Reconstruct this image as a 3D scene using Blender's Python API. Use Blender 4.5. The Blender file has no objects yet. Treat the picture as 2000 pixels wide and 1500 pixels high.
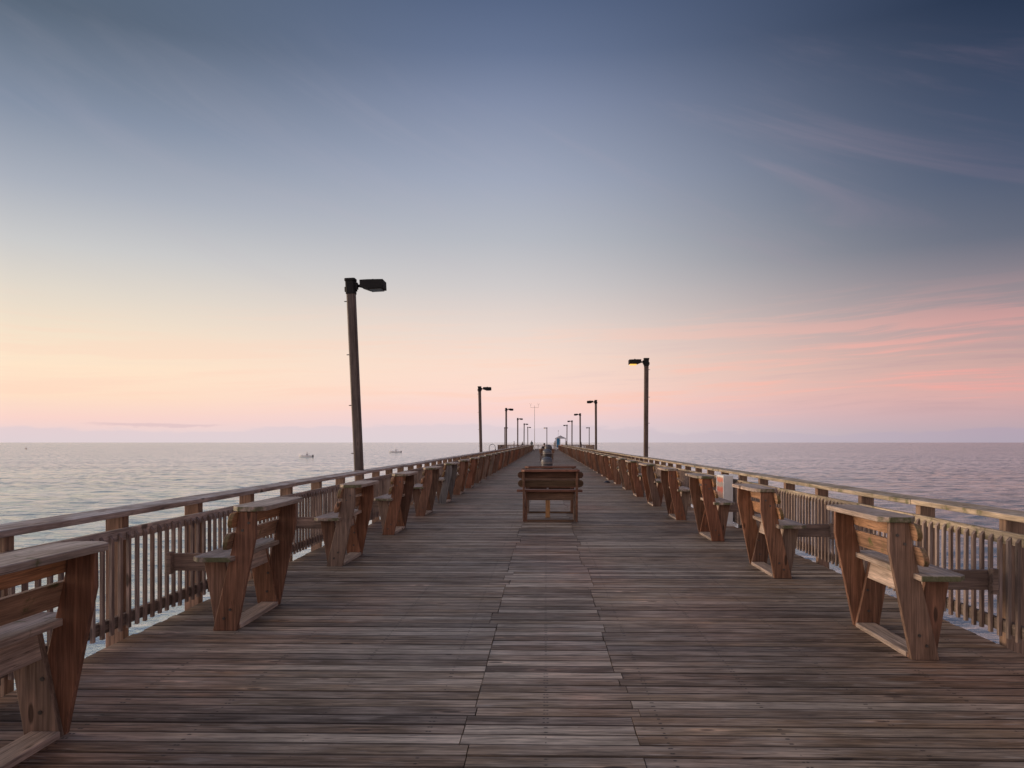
import bpy, bmesh, math, random
import numpy as np
from mathutils import Vector, Matrix
random.seed(11)
rng = np.random.default_rng(5)
S = bpy.context.scene
COL = S.collection
R = math.radians

# ------------------------------------------------------------------ camera
cam_d = bpy.data.cameras.new('camera'); cam = bpy.data.objects.new('camera', cam_d); COL.objects.link(cam)
S.camera = cam
cam_d.sensor_width = 36; cam_d.lens = 27.0
cam_d.clip_start = 0.05; cam_d.clip_end = 80000
YAW = 0.022
cam.location = (0, 0, 1.5); cam.rotation_euler = (R(90), 0, YAW)
cam_d.shift_x = -(66 - math.tan(YAW) * 1500) / 2000.0
cam_d.shift_y = 114 / 2000.0
S.view_settings.view_transform = 'Standard'; S.view_settings.look = 'None'
S.view_settings.exposure = 0.0; S.view_settings.gamma = 1.0
S.view_settings.use_curve_mapping = False
S.render.resolution_x = 1024; S.render.resolution_y = 768

# ------------------------------------------------------------------ node helpers
def lin(c):
    return tuple(((v/255.0)/12.92 if v <= 10 else ((v/255.0+0.055)/1.055)**2.4) for v in c)
class NT:
    def __init__(s, tree):
        s.t = tree; s.t.nodes.clear()
    def n(s, kind, **kw):
        nd = s.t.nodes.new(kind)
        for k, v in kw.items(): setattr(nd, k, v)
        return nd
    def l(s, a, b): s.t.links.new(a, b)
    def put(s, sock, v):
        if hasattr(v, 'is_output') or isinstance(v, bpy.types.NodeSocket): s.l(v, sock)
        else: sock.default_value = v
    def m(s, op, a, b=None, c=None, clamp=False):
        nd = s.n('ShaderNodeMath', operation=op, use_clamp=clamp)
        s.put(nd.inputs[0], a)
        if b is not None: s.put(nd.inputs[1], b)
        if c is not None: s.put(nd.inputs[2], c)
        return nd.outputs[0]
    def vm(s, op, a, b=None):
        nd = s.n('ShaderNodeVectorMath', operation=op)
        s.put(nd.inputs[0], a)
        if b is not None: s.put(nd.inputs[1], b)
        return nd.outputs[0]
    def mr(s, v, a, b, c=0.0, d=1.0, smooth=False):
        nd = s.n('ShaderNodeMapRange', interpolation_type='SMOOTHSTEP' if smooth else 'LINEAR')
        s.put(nd.inputs[0], v)
        for i, x in zip((1, 2, 3, 4), (a, b, c, d)): s.put(nd.inputs[i], x)
        return nd.outputs[0]
    def ramp(s, fac, stops, interp='LINEAR'):
        nd = s.n('ShaderNodeValToRGB'); cr = nd.color_ramp; cr.interpolation = interp
        while len(cr.elements) < len(stops): cr.elements.new(0.5)
        for e, (p, c) in zip(cr.elements, stops):
            e.position = p; e.color = (c[0], c[1], c[2], 1)
        s.put(nd.inputs[0], fac)
        return nd.outputs[0]
    def mix(s, f, a, b, blend='MIX'):
        nd = s.n('ShaderNodeMix', data_type='RGBA', blend_type=blend)
        s.put(nd.inputs[0], f)
        for sock, v in ((nd.inputs[6], a), (nd.inputs[7], b)):
            if isinstance(v, (tuple, list)) and len(v) == 3: v = (*v, 1)
            s.put(sock, v)
        return nd.outputs[2]
    def noise(s, vec, scale=1, detail=4, rough=0.5, dist=0.0):
        nd = s.n('ShaderNodeTexNoise'); s.put(nd.inputs['Vector'], vec)
        nd.inputs['Scale'].default_value = scale; nd.inputs['Detail'].default_value = detail
        nd.inputs['Roughness'].default_value = rough; nd.inputs['Distortion'].default_value = dist
        return nd.outputs[0]
    def comb(s, x, y, z):
        nd = s.n('ShaderNodeCombineXYZ')
        for i, v in enumerate((x, y, z)): s.put(nd.inputs[i], v)
        return nd.outputs[0]
    def sep(s, v):
        nd = s.n('ShaderNodeSeparateXYZ'); s.put(nd.inputs[0], v); return nd.outputs

# ------------------------------------------------------------------ sky (dawn)
W = bpy.data.worlds.new('World'); S.world = W; W.use_nodes = True
t = NT(W.node_tree)
tc = t.n('ShaderNodeTexCoord')
D = tc.outputs['Generated']
dx, dy, dz = t.sep(D)
hor = t.m('SQRT', t.m('ADD', t.m('MULTIPLY', dx, dx), t.m('MULTIPLY', dy, dy)))
sx = t.m('DIVIDE', dx, t.m('MAXIMUM', hor, 1e-4))
e = t.m('MAXIMUM', dz, 0.0)
def sk(dist, rows):
    out = []
    for y, c in rows:
        tn = max(0, (864 - y) / dist); out.append((tn / math.sqrt(1 + tn*tn), lin(c)))
    out.sort(key=lambda a: a[0]); return out
left = sk(1784, [(0,(88,102,120)),(200,(131,143,163)),(350,(170,176,188)),(470,(203,203,203)),(560,(226,217,204)),(640,(244,226,203)),(710,(255,230,202)),(770,(255,224,198)),(815,(250,213,203)),(840,(238,211,209)),(864,(229,213,213))])
cent = sk(1500, [(0,(88,103,133)),(100,(104,118,147)),(200,(130,141,167)),(350,(160,168,187)),(470,(184,187,195)),(560,(208,203,203)),(640,(233,216,207)),(710,(249,221,206)),(760,(253,219,205)),(800,(249,212,208)),(830,(234,211,214)),(864,(223,215,218))])
right = sk(1716, [(0,(38,52,76)),(200,(62,75,100)),(350,(79,91,115)),(470,(103,109,126)),(560,(144,135,143)),(640,(182,155,156)),(710,(206,168,162)),(770,(216,171,167)),(810,(202,169,173)),(840,(188,167,176)),(864,(178,168,178))])
zen = lin((92,104,136))
left.append((1.0, zen)); cent.append((1.0, zen)); right.append((1.0, zen))
back = [(0.0, lin((205,185,195))), (0.08, lin((235,196,184))), (0.25, lin((220,192,184))), (0.5, lin((180,172,180))), (1.0, zen)]
glow = [(0.0,(2.2,1.60,1.2)),(0.06,(4.0,2.9,2.0)),(0.16,(3.4,2.6,1.9)),(0.30,(1.2,1.02,.90)),(0.5,(.36,.38,.45)),(1.0,zen)]
cL = t.ramp(e, left); cC = t.ramp(e, cent); cR = t.ramp(e, right); cG = t.ramp(e, glow)
c = t.mix(t.mr(sx, -0.60, -0.02, smooth=True), cL, cC)
c = t.mix(t.mr(sx, -0.08, 0.56, smooth=True), c, cR)
fr_k = t.mr(sx, 0.48, 0.95, 1.0, 0.5, smooth=True)
c = t.mix(1.0, c, t.comb(fr_k, fr_k, fr_k), 'MULTIPLY')
c = t.mix(t.mr(dy, 0.25, -0.75, smooth=True), c, t.ramp(e, back))
c = t.mix(t.mr(sx, -0.57, -0.90, smooth=True), c, cG)
# streaked cirrus, thin pink bars (stronger to the right)
warp = t.noise(t.comb(t.m('MULTIPLY', sx, 3.0), t.m('MULTIPLY', e, 9.0), dy), 1.0, 3)
tilt = t.m('ADD', e, t.m('MULTIPLY', sx, -0.035))
st = t.noise(t.comb(t.m('MULTIPLY', sx, 3.2), t.m('ADD', t.m('MULTIPLY', tilt, 60.0), t.m('MULTIPLY', warp, 1.7)), t.m('MULTIPLY', dy, 1.5)), 1.0, 7, 0.62)
bars = t.mr(st, 0.47, 0.63, smooth=True)
low = t.m('MULTIPLY', t.mr(e, 0.02, 0.06, smooth=True), t.mr(e, 0.20, 0.07, smooth=True))
amt = t.m('MULTIPLY', t.m('MULTIPLY', bars, low), t.mr(sx, -0.4, 0.35, 0.30, 0.85))
pink = t.mix(t.mr(sx, 0.0, 0.5), lin((255,210,190)), lin((240,166,158)))
c = t.mix(amt, c, pink)
dark = t.m('MULTIPLY', t.m('MULTIPLY', t.mr(st, 0.48, 0.30, smooth=True), low), t.mr(sx, -0.2, 0.4, 0.10, 0.5))
c = t.mix(dark, c, t.mix(t.mr(sx, 0.0, 0.5), lin((225,200,200)), lin((178,148,156))))
wis = t.noise(t.comb(t.m('ADD', t.m('MULTIPLY', sx, 3.0), t.m('MULTIPLY', e, 3.0)), t.m('ADD', t.m('MULTIPLY', e, 13.0), t.m('MULTIPLY', sx, 4.5)), t.m('MULTIPLY', dy, 2.0)), 1.0, 6, 0.6, 0.6)
wm = t.m('MULTIPLY', t.mr(wis, 0.52, 0.78, smooth=True), t.m('MULTIPLY', t.mr(e, 0.14, 0.22, smooth=True), t.mr(e, 0.5, 0.36, smooth=True)))
c = t.mix(t.m('MULTIPLY', wm, t.mr(sx, -0.4, 0.2, 0.14, 0.26)), c, t.mix(t.mr(sx, -0.1, 0.5), lin((190,180,192)), lin((150,128,146))))
# low cloud bank on the horizon
bn = t.noise(t.comb(t.m('MULTIPLY', sx, 14.0), t.m('MULTIPLY', e, 60.0), t.m('MULTIPLY', dy, 14.0)), 1.0, 7, 0.6)
bl = t.noise(t.comb(t.m('MULTIPLY', sx, 3.0), 3.3, t.m('MULTIPLY', dy, 3.0)), 1.0, 2)
top = t.m('ADD', t.m('MULTIPLY', t.m('SUBTRACT', bn, 0.5), 0.022), t.m('MULTIPLY', bl, 0.036))
bank = t.mr(t.m('SUBTRACT', top, e), -0.0012, 0.003, smooth=True)
c = t.mix(t.m('MULTIPLY', bank, 0.6), c, t.mix(t.mr(sx, -0.1, 0.5), lin((221,205,211)), lin((178,163,180))))
# small dark bar cloud left
bx_ = t.m('DIVIDE', t.m('ADD', sx, 0.455), 0.075); by_ = t.m('DIVIDE', t.m('SUBTRACT', e, t.m('ADD', 0.0205, t.m('MULTIPLY', t.m('SUBTRACT', bn, 0.5), 0.016))), 0.0028)
bar = t.mr(t.m('ADD', t.m('MULTIPLY', bx_, bx_), t.m('MULTIPLY', by_, by_)), 1.0, 0.2, smooth=True)
c = t.mix(t.m('MULTIPLY', t.m('MULTIPLY', bar, t.mr(dy, 0.0, 0.1)), 0.40), c, lin((205,180,188)))
bg = t.n('ShaderNodeBackground'); t.l(c, bg.inputs[0]); bg.inputs[1].default_value = 1.0
wo = t.n('ShaderNodeOutputWorld'); t.l(bg.outputs[0], wo.inputs[0])

# soft dawn sun low on the left
sd = bpy.data.lights.new('sun', 'SUN'); sd.energy = 1.9; sd.angle = R(20); sd.color = (1.0, 0.72, 0.50)
sun = bpy.data.objects.new('sun', sd); COL.objects.link(sun)
az, el = R(-78), R(11)
dirv = Vector((math.sin(az)*math.cos(el), math.cos(az)*math.cos(el), math.sin(el)))
sun.rotation_euler = dirv.to_track_quat('Z', 'Y').to_euler()

# ------------------------------------------------------------------ materials
def simple(name, col, rough=0.6, metal=0.0, noise=0.12, nscale=12, emit=None):
    m = bpy.data.materials.new(name); m.use_nodes = True; t = NT(m.node_tree)
    b = t.n('ShaderNodeBsdfPrincipled'); o = t.n('ShaderNodeOutputMaterial'); t.l(b.outputs[0], o.inputs[0])
    tc = t.n('ShaderNodeTexCoord')
    n = t.noise(tc.outputs['Object'], nscale, 4)
    f = t.mr(n, 0.3, 0.7, 1 - noise, 1 + noise)
    cc = t.mix(1.0, (*col, 1), t.comb(f, f, f), 'MULTIPLY')
    t.l(cc, b.inputs['Base Color']); b.inputs['Roughness'].default_value = rough; b.inputs['Metallic'].default_value = metal
    if emit:
        b.inputs['Emission Color'].default_value = (*emit[0], 1); b.inputs['Emission Strength'].default_value = emit[1]
    return m

def wood(name, stops, axis='Z', grey=(.20,.175,.165), greyf=0.55, moss=0.0, endmoss=0.0, gscale=1.0, dark=1.0, nails=False, planks=False, rough=0.62, bright=1.35):
    m = bpy.data.materials.new(name); m.use_nodes = True; t = NT(m.node_tree)
    b = t.n('ShaderNodeBsdfPrincipled'); o = t.n('ShaderNodeOutputMaterial'); t.l(b.outputs[0], o.inputs[0])
    tc = t.n('ShaderNodeTexCoord'); oi = t.n('ShaderNodeObjectInfo'); geo = t.n('ShaderNodeNewGeometry')
    at = t.n('ShaderNodeAttribute', attribute_name='tint')
    rnd = t.m('FRACT', t.m('ADD', t.m('MULTIPLY', oi.outputs['Random'], 0.0 if planks else 1.0), at.outputs['Fac']))
    x, y, z = t.sep(tc.outputs['Object'])
    off = t.m('MULTIPLY', rnd, 53.0); off2 = t.m('MULTIPLY', rnd, 17.3)
    a, c1, c2 = {'X': (x, y, z), 'Y': (y, x, z), 'Z': (z, x, y)}[axis]
    a = t.m('ADD', a, off); c1 = t.m('ADD', c1, off2)
    base = t.ramp(rnd, [(p, tuple(min(.9, v*bright) for v in cc)) for p, cc in stops])
    grey = tuple(v*bright for v in grey)
    wob = t.noise(t.comb(t.m('MULTIPLY', a, 1.6), t.m('MULTIPLY', c1, 3.0), t.m('MULTIPLY', c2, 3.0)), 1.0, 2)
    wq = t.m('MULTIPLY', wob, 1.4)
    KA, KC = (3.2, 46) if planks else (1.6, 48)
    g1 = t.noise(t.comb(t.m('MULTIPLY', a, KA*gscale), t.m('ADD', t.m('MULTIPLY', c1, KC*gscale), wq), t.m('ADD', t.m('MULTIPLY', c2, 34*gscale), wq)), 1.0, 6, 0.62, 0.25)
    g2 = t.noise(t.comb(t.m('MULTIPLY', a, 6.0*gscale), t.m('MULTIPLY', c1, 130*gscale), t.m('MULTIPLY', c2, 130*gscale)), 1.0, 3, 0.6)
    blot = t.noise(t.comb(t.m('MULTIPLY', a, 1.9), t.m('MULTIPLY', c1, 5.0), t.m('MULTIPLY', c2, 5.0)), 1.0, 4, 0.55)
    f = t.m('MULTIPLY', t.mr(g1, 0.30, 0.70, *((0.38, 1.62) if planks else (0.56, 1.44))), t.mr(g2, 0.28, 0.72, 0.66, 1.34))
    f = t.m('MULTIPLY', f, t.mr(blot, 0.3, 0.7, 0.78, 1.22))
    # weathered silver streaks
    nx, ny, nz = t.sep(geo.outputs['Normal'])
    upf = t.mr(nz, 0.3, 0.9, 0.25, 1.0)
    gm = t.m('MULTIPLY', t.m('MULTIPLY', t.mr(blot, 0.36, 0.62, smooth=True), upf), greyf)
    col = t.mix(gm, base, (*grey, 1))
    px, py, pz = t.sep(geo.outputs['Position'])
    if planks:
        lf = t.noise(t.comb(t.m('MULTIPLY', px, 0.35), t.m('MULTIPLY', py, 0.16), 0.0), 1.0, 4, 0.55)
        col = t.mix(t.mr(lf, 0.46, 0.66, 0.0, 0.55, smooth=True), col, t.mix(1.0, col, (1.22, .84, .78, 1), 'MULTIPLY'))
        lf2 = t.noise(t.comb(t.m('MULTIPLY', px, 0.8), t.m('ADD', t.m('MULTIPLY', py, 0.5), 40.0), 0.0), 1.0, 5, 0.6)
        f = t.m('MULTIPLY', f, t.mr(lf2, 0.3, 0.7, 0.72, 1.25))
        trod = t.mr(t.m('ABSOLUTE', px), 0.3, 2.6, 1.12, 0.88)
        f = t.m('MULTIPLY', f, trod)
    col = t.mix(1.0, col, t.comb(f, f, f), 'MULTIPLY')
    if planks:
        fa = t.noise(t.comb(t.m('MULTIPLY', a, 4.5), t.m('MULTIPLY', c1, 42), 1.0), 1.0, 3, 0.5)
        pl = t.noise(t.comb(t.m('MULTIPLY', a, 1.6), t.m('MULTIPLY', c1, 9), 4.0), 1.0, 3, 0.6)
        col = t.mix(t.m('MULTIPLY', t.mr(pl, 0.58, 0.70, smooth=True), 0.55), col, (.40,.345,.30,1))
        col = t.mix(t.m('MULTIPLY', t.mr(fa, 0.62, 0.70, smooth=True), 0.55), col, (.50,.44,.39,1))
        col = t.mix(t.m('MULTIPLY', t.mr(fa, 0.36, 0.29, smooth=True), 0.75), col, (.045,.032,.026,1))
    # knots
    vo = t.n('ShaderNodeTexVoronoi', voronoi_dimensions='3D'); vo.inputs['Scale'].default_value = 1.0
    vo.inputs['Randomness'].default_value = 1.0
    t.l(t.comb(t.m('MULTIPLY', a, 2.2), t.m('MULTIPLY', c1, 8.0), t.m('MULTIPLY', c2, 3.0)), vo.inputs['Vector'])
    kd = vo.outputs['Distance']; kr = t.sep(vo.outputs['Color'])[0]
    kon = t.m('GREATER_THAN', kr, 0.45)
    kd = t.m('ADD', kd, t.m('MULTIPLY', t.m('SUBTRACT', g1, 0.5), 0.10))
    halo = t.m('MULTIPLY', t.mr(kd, 0.34, 0.15, smooth=True), kon)
    core = t.m('MULTIPLY', t.mr(kd, 0.15, 0.09, smooth=True), kon)
    col = t.mix(t.m('MULTIPLY', halo, 0.75 if planks else 0.45), col, t.mix(1.0, col, (1.7, 1.6, 1.55, 1), 'MULTIPLY'))
    col = t.mix(t.m('MULTIPLY', core, 0.8), col, (.035, .02, .014, 1))
    # drying cracks
    cr = t.noise(t.comb(t.m('MULTIPLY', a, 0.9), t.m('MULTIPLY', c1, 60), t.m('MULTIPLY', c2, 60)), 1.0, 2, 0.5)
    ck = t.m('MULTIPLY', t.mr(t.m('ABSOLUTE', t.m('SUBTRACT', cr, 0.5)), 0.012, 0.0), t.m('GREATER_THAN', wob, 0.50))
    col = t.mix(t.m('MULTIPLY', ck, 0.75), col, (.02, .013, .01, 1))
    if nails:
        u = t.m('MULTIPLY', t.m('ABSOLUTE', t.m('SUBTRACT', t.m('FRACT', t.m('ADD', t.m('DIVIDE', px, 0.61), 0.5)), 0.5)), 0.61)
        jx = t.n('ShaderNodeTexWhiteNoise', noise_dimensions='1D'); t.l(t.m('ADD', t.m('FLOOR', t.m('ADD', t.m('DIVIDE', px, 0.61), 0.5)), t.m('MULTIPLY', rnd, 91.0)), jx.inputs['W'])
        u = t.m('ADD', u, t.m('MULTIPLY', t.m('SUBTRACT', jx.outputs['Value'], 0.5), 0.022))
        v = t.m('SUBTRACT', t.m('ABSOLUTE', y), t.m('ADD', 0.028, t.m('MULTIPLY', jx.outputs['Value'], 0.012)))
        dd = t.m('SQRT', t.m('ADD', t.m('MULTIPLY', u, u), t.m('MULTIPLY', v, v)))
        col = t.mix(t.mr(dd, 0.010, 0.005, 0.0, 0.9), col, (.018, .013, .012, 1))
    if planks:
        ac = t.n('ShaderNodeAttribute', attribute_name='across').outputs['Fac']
        aa = t.m('ABSOLUTE', ac)
        jag = t.m('MULTIPLY', t.m('SUBTRACT', g2, 0.5), 0.10)
        ed = t.mr(t.m('ADD', aa, jag), 0.91, 1.0, smooth=True)
        hl = t.m('MULTIPLY', t.mr(ac, 0.60, 0.82), t.mr(ac, 0.93, 0.86))  # worn board edge plus the highlight it catches, painted along one side
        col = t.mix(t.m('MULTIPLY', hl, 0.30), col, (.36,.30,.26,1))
        col = t.mix(t.m('MULTIPLY', ed, 0.66), col, (.022,.017,.015,1))
    if endmoss > 0:
        em = t.m('MULTIPLY', t.mr(t.sep(tc.outputs['Normal'])[1], -0.35, -0.8), t.mr(t.noise(t.vm('ADD', tc.outputs['Object'], t.comb(off, off2, 0.0)), 9.0, 4), 0.38, 0.52))
        col = t.mix(t.m('MULTIPLY', em, endmoss), col, (.06, .085, .02, 1))
    if moss > 0:
        mn = t.noise(t.vm('ADD', tc.outputs['Object'], t.comb(off, off, 0.0)), 7.0, 5, 0.65)
        col = t.mix(t.m('MULTIPLY', t.mr(mn, 0.60 - moss*0.25, 0.74 - moss*0.2, smooth=True), 0.8), col, (.085, .10, .03, 1))
    t.l(col, b.inputs['Base Color'])
    b.inputs['Roughness'].default_value = rough
    t.l(t.mr(g1, 0.3, 0.7, rough+0.12, rough-0.08), b.inputs['Roughness'])
    b.inputs['Specular IOR Level'].default_value = 0.4
    hgt = t.m('ADD', t.m('MULTIPLY', g1, 0.7), t.m('SUBTRACT', t.m('MULTIPLY', g2, 0.3), t.m('MULTIPLY', ck, 0.8)))
    bp = t.n('ShaderNodeBump'); bp.inputs['Strength'].default_value = 0.55; bp.inputs['Distance'].default_value = 0.004
    t.l(hgt, bp.inputs['Height']); t.l(bp.outputs[0], b.inputs['Normal'])
    return m

PL = [(0.0,(.135,.086,.053)),(0.14,(.235,.158,.095)),(0.28,(.072,.050,.036)),(0.44,(.265,.192,.122)),(0.58,(.140,.098,.066)),(0.70,(.23,.175,.125)),(0.76,(.38,.32,.25)),(0.84,(.40,.34,.27)),(0.88,(.095,.062,.042)),(1.0,(.205,.147,.095))]
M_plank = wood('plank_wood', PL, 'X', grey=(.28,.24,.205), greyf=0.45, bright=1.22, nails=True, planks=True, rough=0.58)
BR = [(0.0,(.25,.10,.055)),(0.25,(.27,.135,.08)),(0.42,(.15,.08,.055)),(0.55,(.26,.185,.145)),(0.72,(.22,.16,.125)),(0.85,(.26,.12,.07)),(1.0,(.17,.10,.07))]
TP = [(0.0,(.30,.24,.20)),(0.5,(.36,.28,.235)),(1.0,(.27,.225,.19))]
SL = [(0.0,(.36,.18,.09)),(0.4,(.30,.17,.10)),(0.7,(.22,.14,.10)),(1.0,(.34,.20,.12))]
M_leg = wood('leg_wood', BR, 'Z', greyf=0.3, gscale=0.9, bright=0.88)
M_leg_grey = wood('grey_leg_wood', [(0,(.115,.115,.118)),(1,(.14,.135,.135))], 'Z', greyf=0.3)
M_slat = wood('slat_wood', SL, 'Y', greyf=0.4, moss=0.15, endmoss=0.6, bright=1.15)
M_top = wood('shelf_wood', TP, 'Y', grey=(.34,.31,.30), greyf=0.6, moss=0.1, endmoss=0.8, bright=1.15)
M_base = wood('base_wood', TP, 'Y', grey=(.30,.26,.24), greyf=0.5)
M_brace = wood('brace_wood', [(0,(.16,.12,.10)),(1,(.20,.14,.11))], 'X', greyf=0.5)
M_bal = wood('baluster_wood', [(0.0,(.19,.13,.105)),(0.3,(.25,.19,.165)),(0.6,(.15,.11,.095)),(0.8,(.29,.235,.21)),(1.0,(.21,.15,.125))], 'Z', greyf=0.4, bright=1.1)
M_post = wood('post_wood', [(0.0,(.24,.145,.10)),(0.5,(.20,.13,.095)),(1.0,(.27,.18,.13))], 'Z', greyf=0.35, bright=1.05)
M_rail_l = wood('left_rail_wood', [(0.0,(.24,.19,.17)),(1.0,(.29,.235,.21))], 'Y', grey=(.36,.35,.355), greyf=0.85)
M_rail_r = wood('right_rail_wood', [(0.0,(.26,.21,.15)),(0.5,(.29,.235,.17)),(1.0,(.24,.205,.145))], 'Y', grey=(.33,.30,.28), greyf=0.6, moss=0.32)
M_pole = wood('pole_wood', [(0.0,(.15,.10,.085)),(0.5,(.18,.13,.115)),(1.0,(.14,.11,.10))], 'Z', greyf=0.4, bright=0.62)
M_black = simple('black_metal', (.008,.008,.009), 0.85)
M_dark = simple('dark_plastic', (.03,.03,.035), 0.5)
M_white = simple('white_paint', (.72,.74,.76), 0.5, noise=0.05)
M_bolt = simple('grey_steel', (.12,.115,.11), 0.45, 0.8)

# ------------------------------------------------------------------ mesh helpers
def new_obj(name, me, parent=None, mat=None, loc=None):
    o = bpy.data.objects.new(name, me); COL.objects.link(o)
    if parent is not None: o.parent = parent
    if mat is not None and me is not None and not me.materials: me.materials.append(mat)
    if loc is not None: o.location = loc
    return o
def empty(name, loc, rz=0, label=None, cat=None, group=None, kind=None):
    o = bpy.data.objects.new(name, None); COL.objects.link(o); o.empty_display_size = 0.1
    o.location = loc; o.rotation_euler = (0, 0, rz)
    return tag(o, label, cat, group, kind)
def tag(o, label=None, cat=None, group=None, kind=None):
    if label: o['label'] = label
    if cat: o['category'] = cat
    if group: o['group'] = group
    if kind: o['kind'] = kind
    return o
def mesh(name, vs, fs, mat=None, tint=None, bev=0.0, smooth=False):
    me = bpy.data.meshes.new(name)
    bm = bmesh.new()
    bv = [bm.verts.new(v) for v in vs]
    for f in fs: bm.faces.new([bv[i] for i in f])
    bmesh.ops.recalc_face_normals(bm, faces=bm.faces)
    if bev > 0:
        bmesh.ops.bevel(bm, geom=list(bm.edges), offset=bev, segments=1, affect='EDGES', clamp_overlap=True)
    if smooth:
        for f in bm.faces: f.smooth = True
    bm.to_mesh(me); bm.free()
    if mat: me.materials.append(mat)
    if tint is not None:
        a = me.attributes.new('tint', 'FLOAT', 'POINT')
        a.data.foreach_set('value', [tint]*len(me.vertices))
    return me
class MB:
    """collects shapes into one mesh"""
    def __init__(s): s.v = []; s.f = []; s.t = []
    def add(s, vs, fs, tint=0.0):
        k = len(s.v); s.v += [tuple(v) for v in vs]; s.f += [tuple(i + k for i in f) for f in fs]; s.t += [tint]*len(vs); return s
    def box(s, x0, x1, y0, y1, z0, z1, tint=0.0):
        return s.add(*boxd(x0, x1, y0, y1, z0, z1), tint)
    def prism(s, poly, ax, a0, a1, tint=0.0):
        return s.add(*prismd(poly, ax, a0, a1), tint)
    def tube(s, pts, r, n=8, tint=0.0):
        return s.add(*tubed(pts, r, n), tint)
    def lathe(s, prof, n=20, c=(0,0,0), tint=0.0):
        vs = []; fs = []
        for (r, z) in prof:
            for i in range(n):
                a = 2*math.pi*i/n; vs.append((c[0]+r*math.cos(a), c[1]+r*math.sin(a), c[2]+z))
        for j in range(len(prof)-1):
            for i in range(n):
                fs.append((j*n+i, j*n+(i+1)%n, (j+1)*n+(i+1)%n, (j+1)*n+i))
        fs.append(tuple(range(n))[::-1]); fs.append(tuple((len(prof)-1)*n+i for i in range(n)))
        return s.add(vs, fs, tint)
    def build(s, name, mat, bev=0.0, tint=False, smooth=False):
        me = bpy.data.meshes.new(name)
        if bev > 0: return mesh(name, s.v, s.f, mat, None, bev, smooth)
        me.from_pydata(s.v, [], s.f)
        bm = bmesh.new(); bm.from_mesh(me); bmesh.ops.recalc_face_normals(bm, faces=bm.faces)
        if smooth:
            for f in bm.faces: f.smooth = True
        bm.to_mesh(me); bm.free()
        if mat: me.materials.append(mat)
        if tint:
            a = me.attributes.new('tint', 'FLOAT', 'POINT'); a.data.foreach_set('value', s.t)
        return me
def boxd(x0, x1, y0, y1, z0, z1):
    v = [(x0,y0,z0),(x1,y0,z0),(x1,y1,z0),(x0,y1,z0),(x0,y0,z1),(x1,y0,z1),(x1,y1,z1),(x0,y1,z1)]
    return v, [(0,3,2,1),(4,5,6,7),(0,1,5,4),(1,2,6,5),(2,3,7,6),(3,0,4,7)]
def prismd(poly, ax, a0, a1):
    n = len(poly)
    def P(p, a):
        return {'x': (a, p[0], p[1]), 'y': (p[0], a, p[1]), 'z': (p[0], p[1], a)}[ax]
    v = [P(p, a0) for p in poly] + [P(p, a1) for p in poly]
    f = [tuple(range(n)), tuple(range(2*n-1, n-1, -1))] + [(i, (i+1) % n, n+(i+1) % n, n+i) for i in range(n)]
    return v, f
def tubed(pts, r, n=8):
    pts = [Vector(p) for p in pts]; vs = []; fs = []
    rr = r if isinstance(r, (list, tuple)) else [r]*len(pts)
    for i, p in enumerate(pts):
        d = (pts[min(i+1, len(pts)-1)] - pts[max(i-1, 0)]).normalized()
        u = d.orthogonal().normalized() if abs(d.z) < 0.95 else Vector((1,0,0)).cross(d).normalized()
        if i and abs(d.z) < 0.95:
            pass
        w = d.cross(u)
        for k in range(n):
            a = 2*math.pi*k/n; vs.append(tuple(p + rr[i]*(math.cos(a)*u + math.sin(a)*w)))
    for i in range(len(pts)-1):
        for k in range(n): fs.append((i*n+k, i*n+(k+1) % n, (i+1)*n+(k+1) % n, (i+1)*n+k))
    fs.append(tuple(range(n))[::-1]); fs.append(tuple((len(pts)-1)*n+k for k in range(n)))
    return vs, fs
def put(name, mb, mat, parent=None, bev=0.0, loc=None, smooth=False, tint=False):
    return new_obj(name, mb.build(name, mat, bev, tint, smooth), parent, None, loc)
def copy_tree(o, parent=None):
    c = o.copy(); COL.objects.link(c)
    if parent is not None: c.parent = parent
    for ch in list(o.children): copy_tree(ch, c)
    return c

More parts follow.
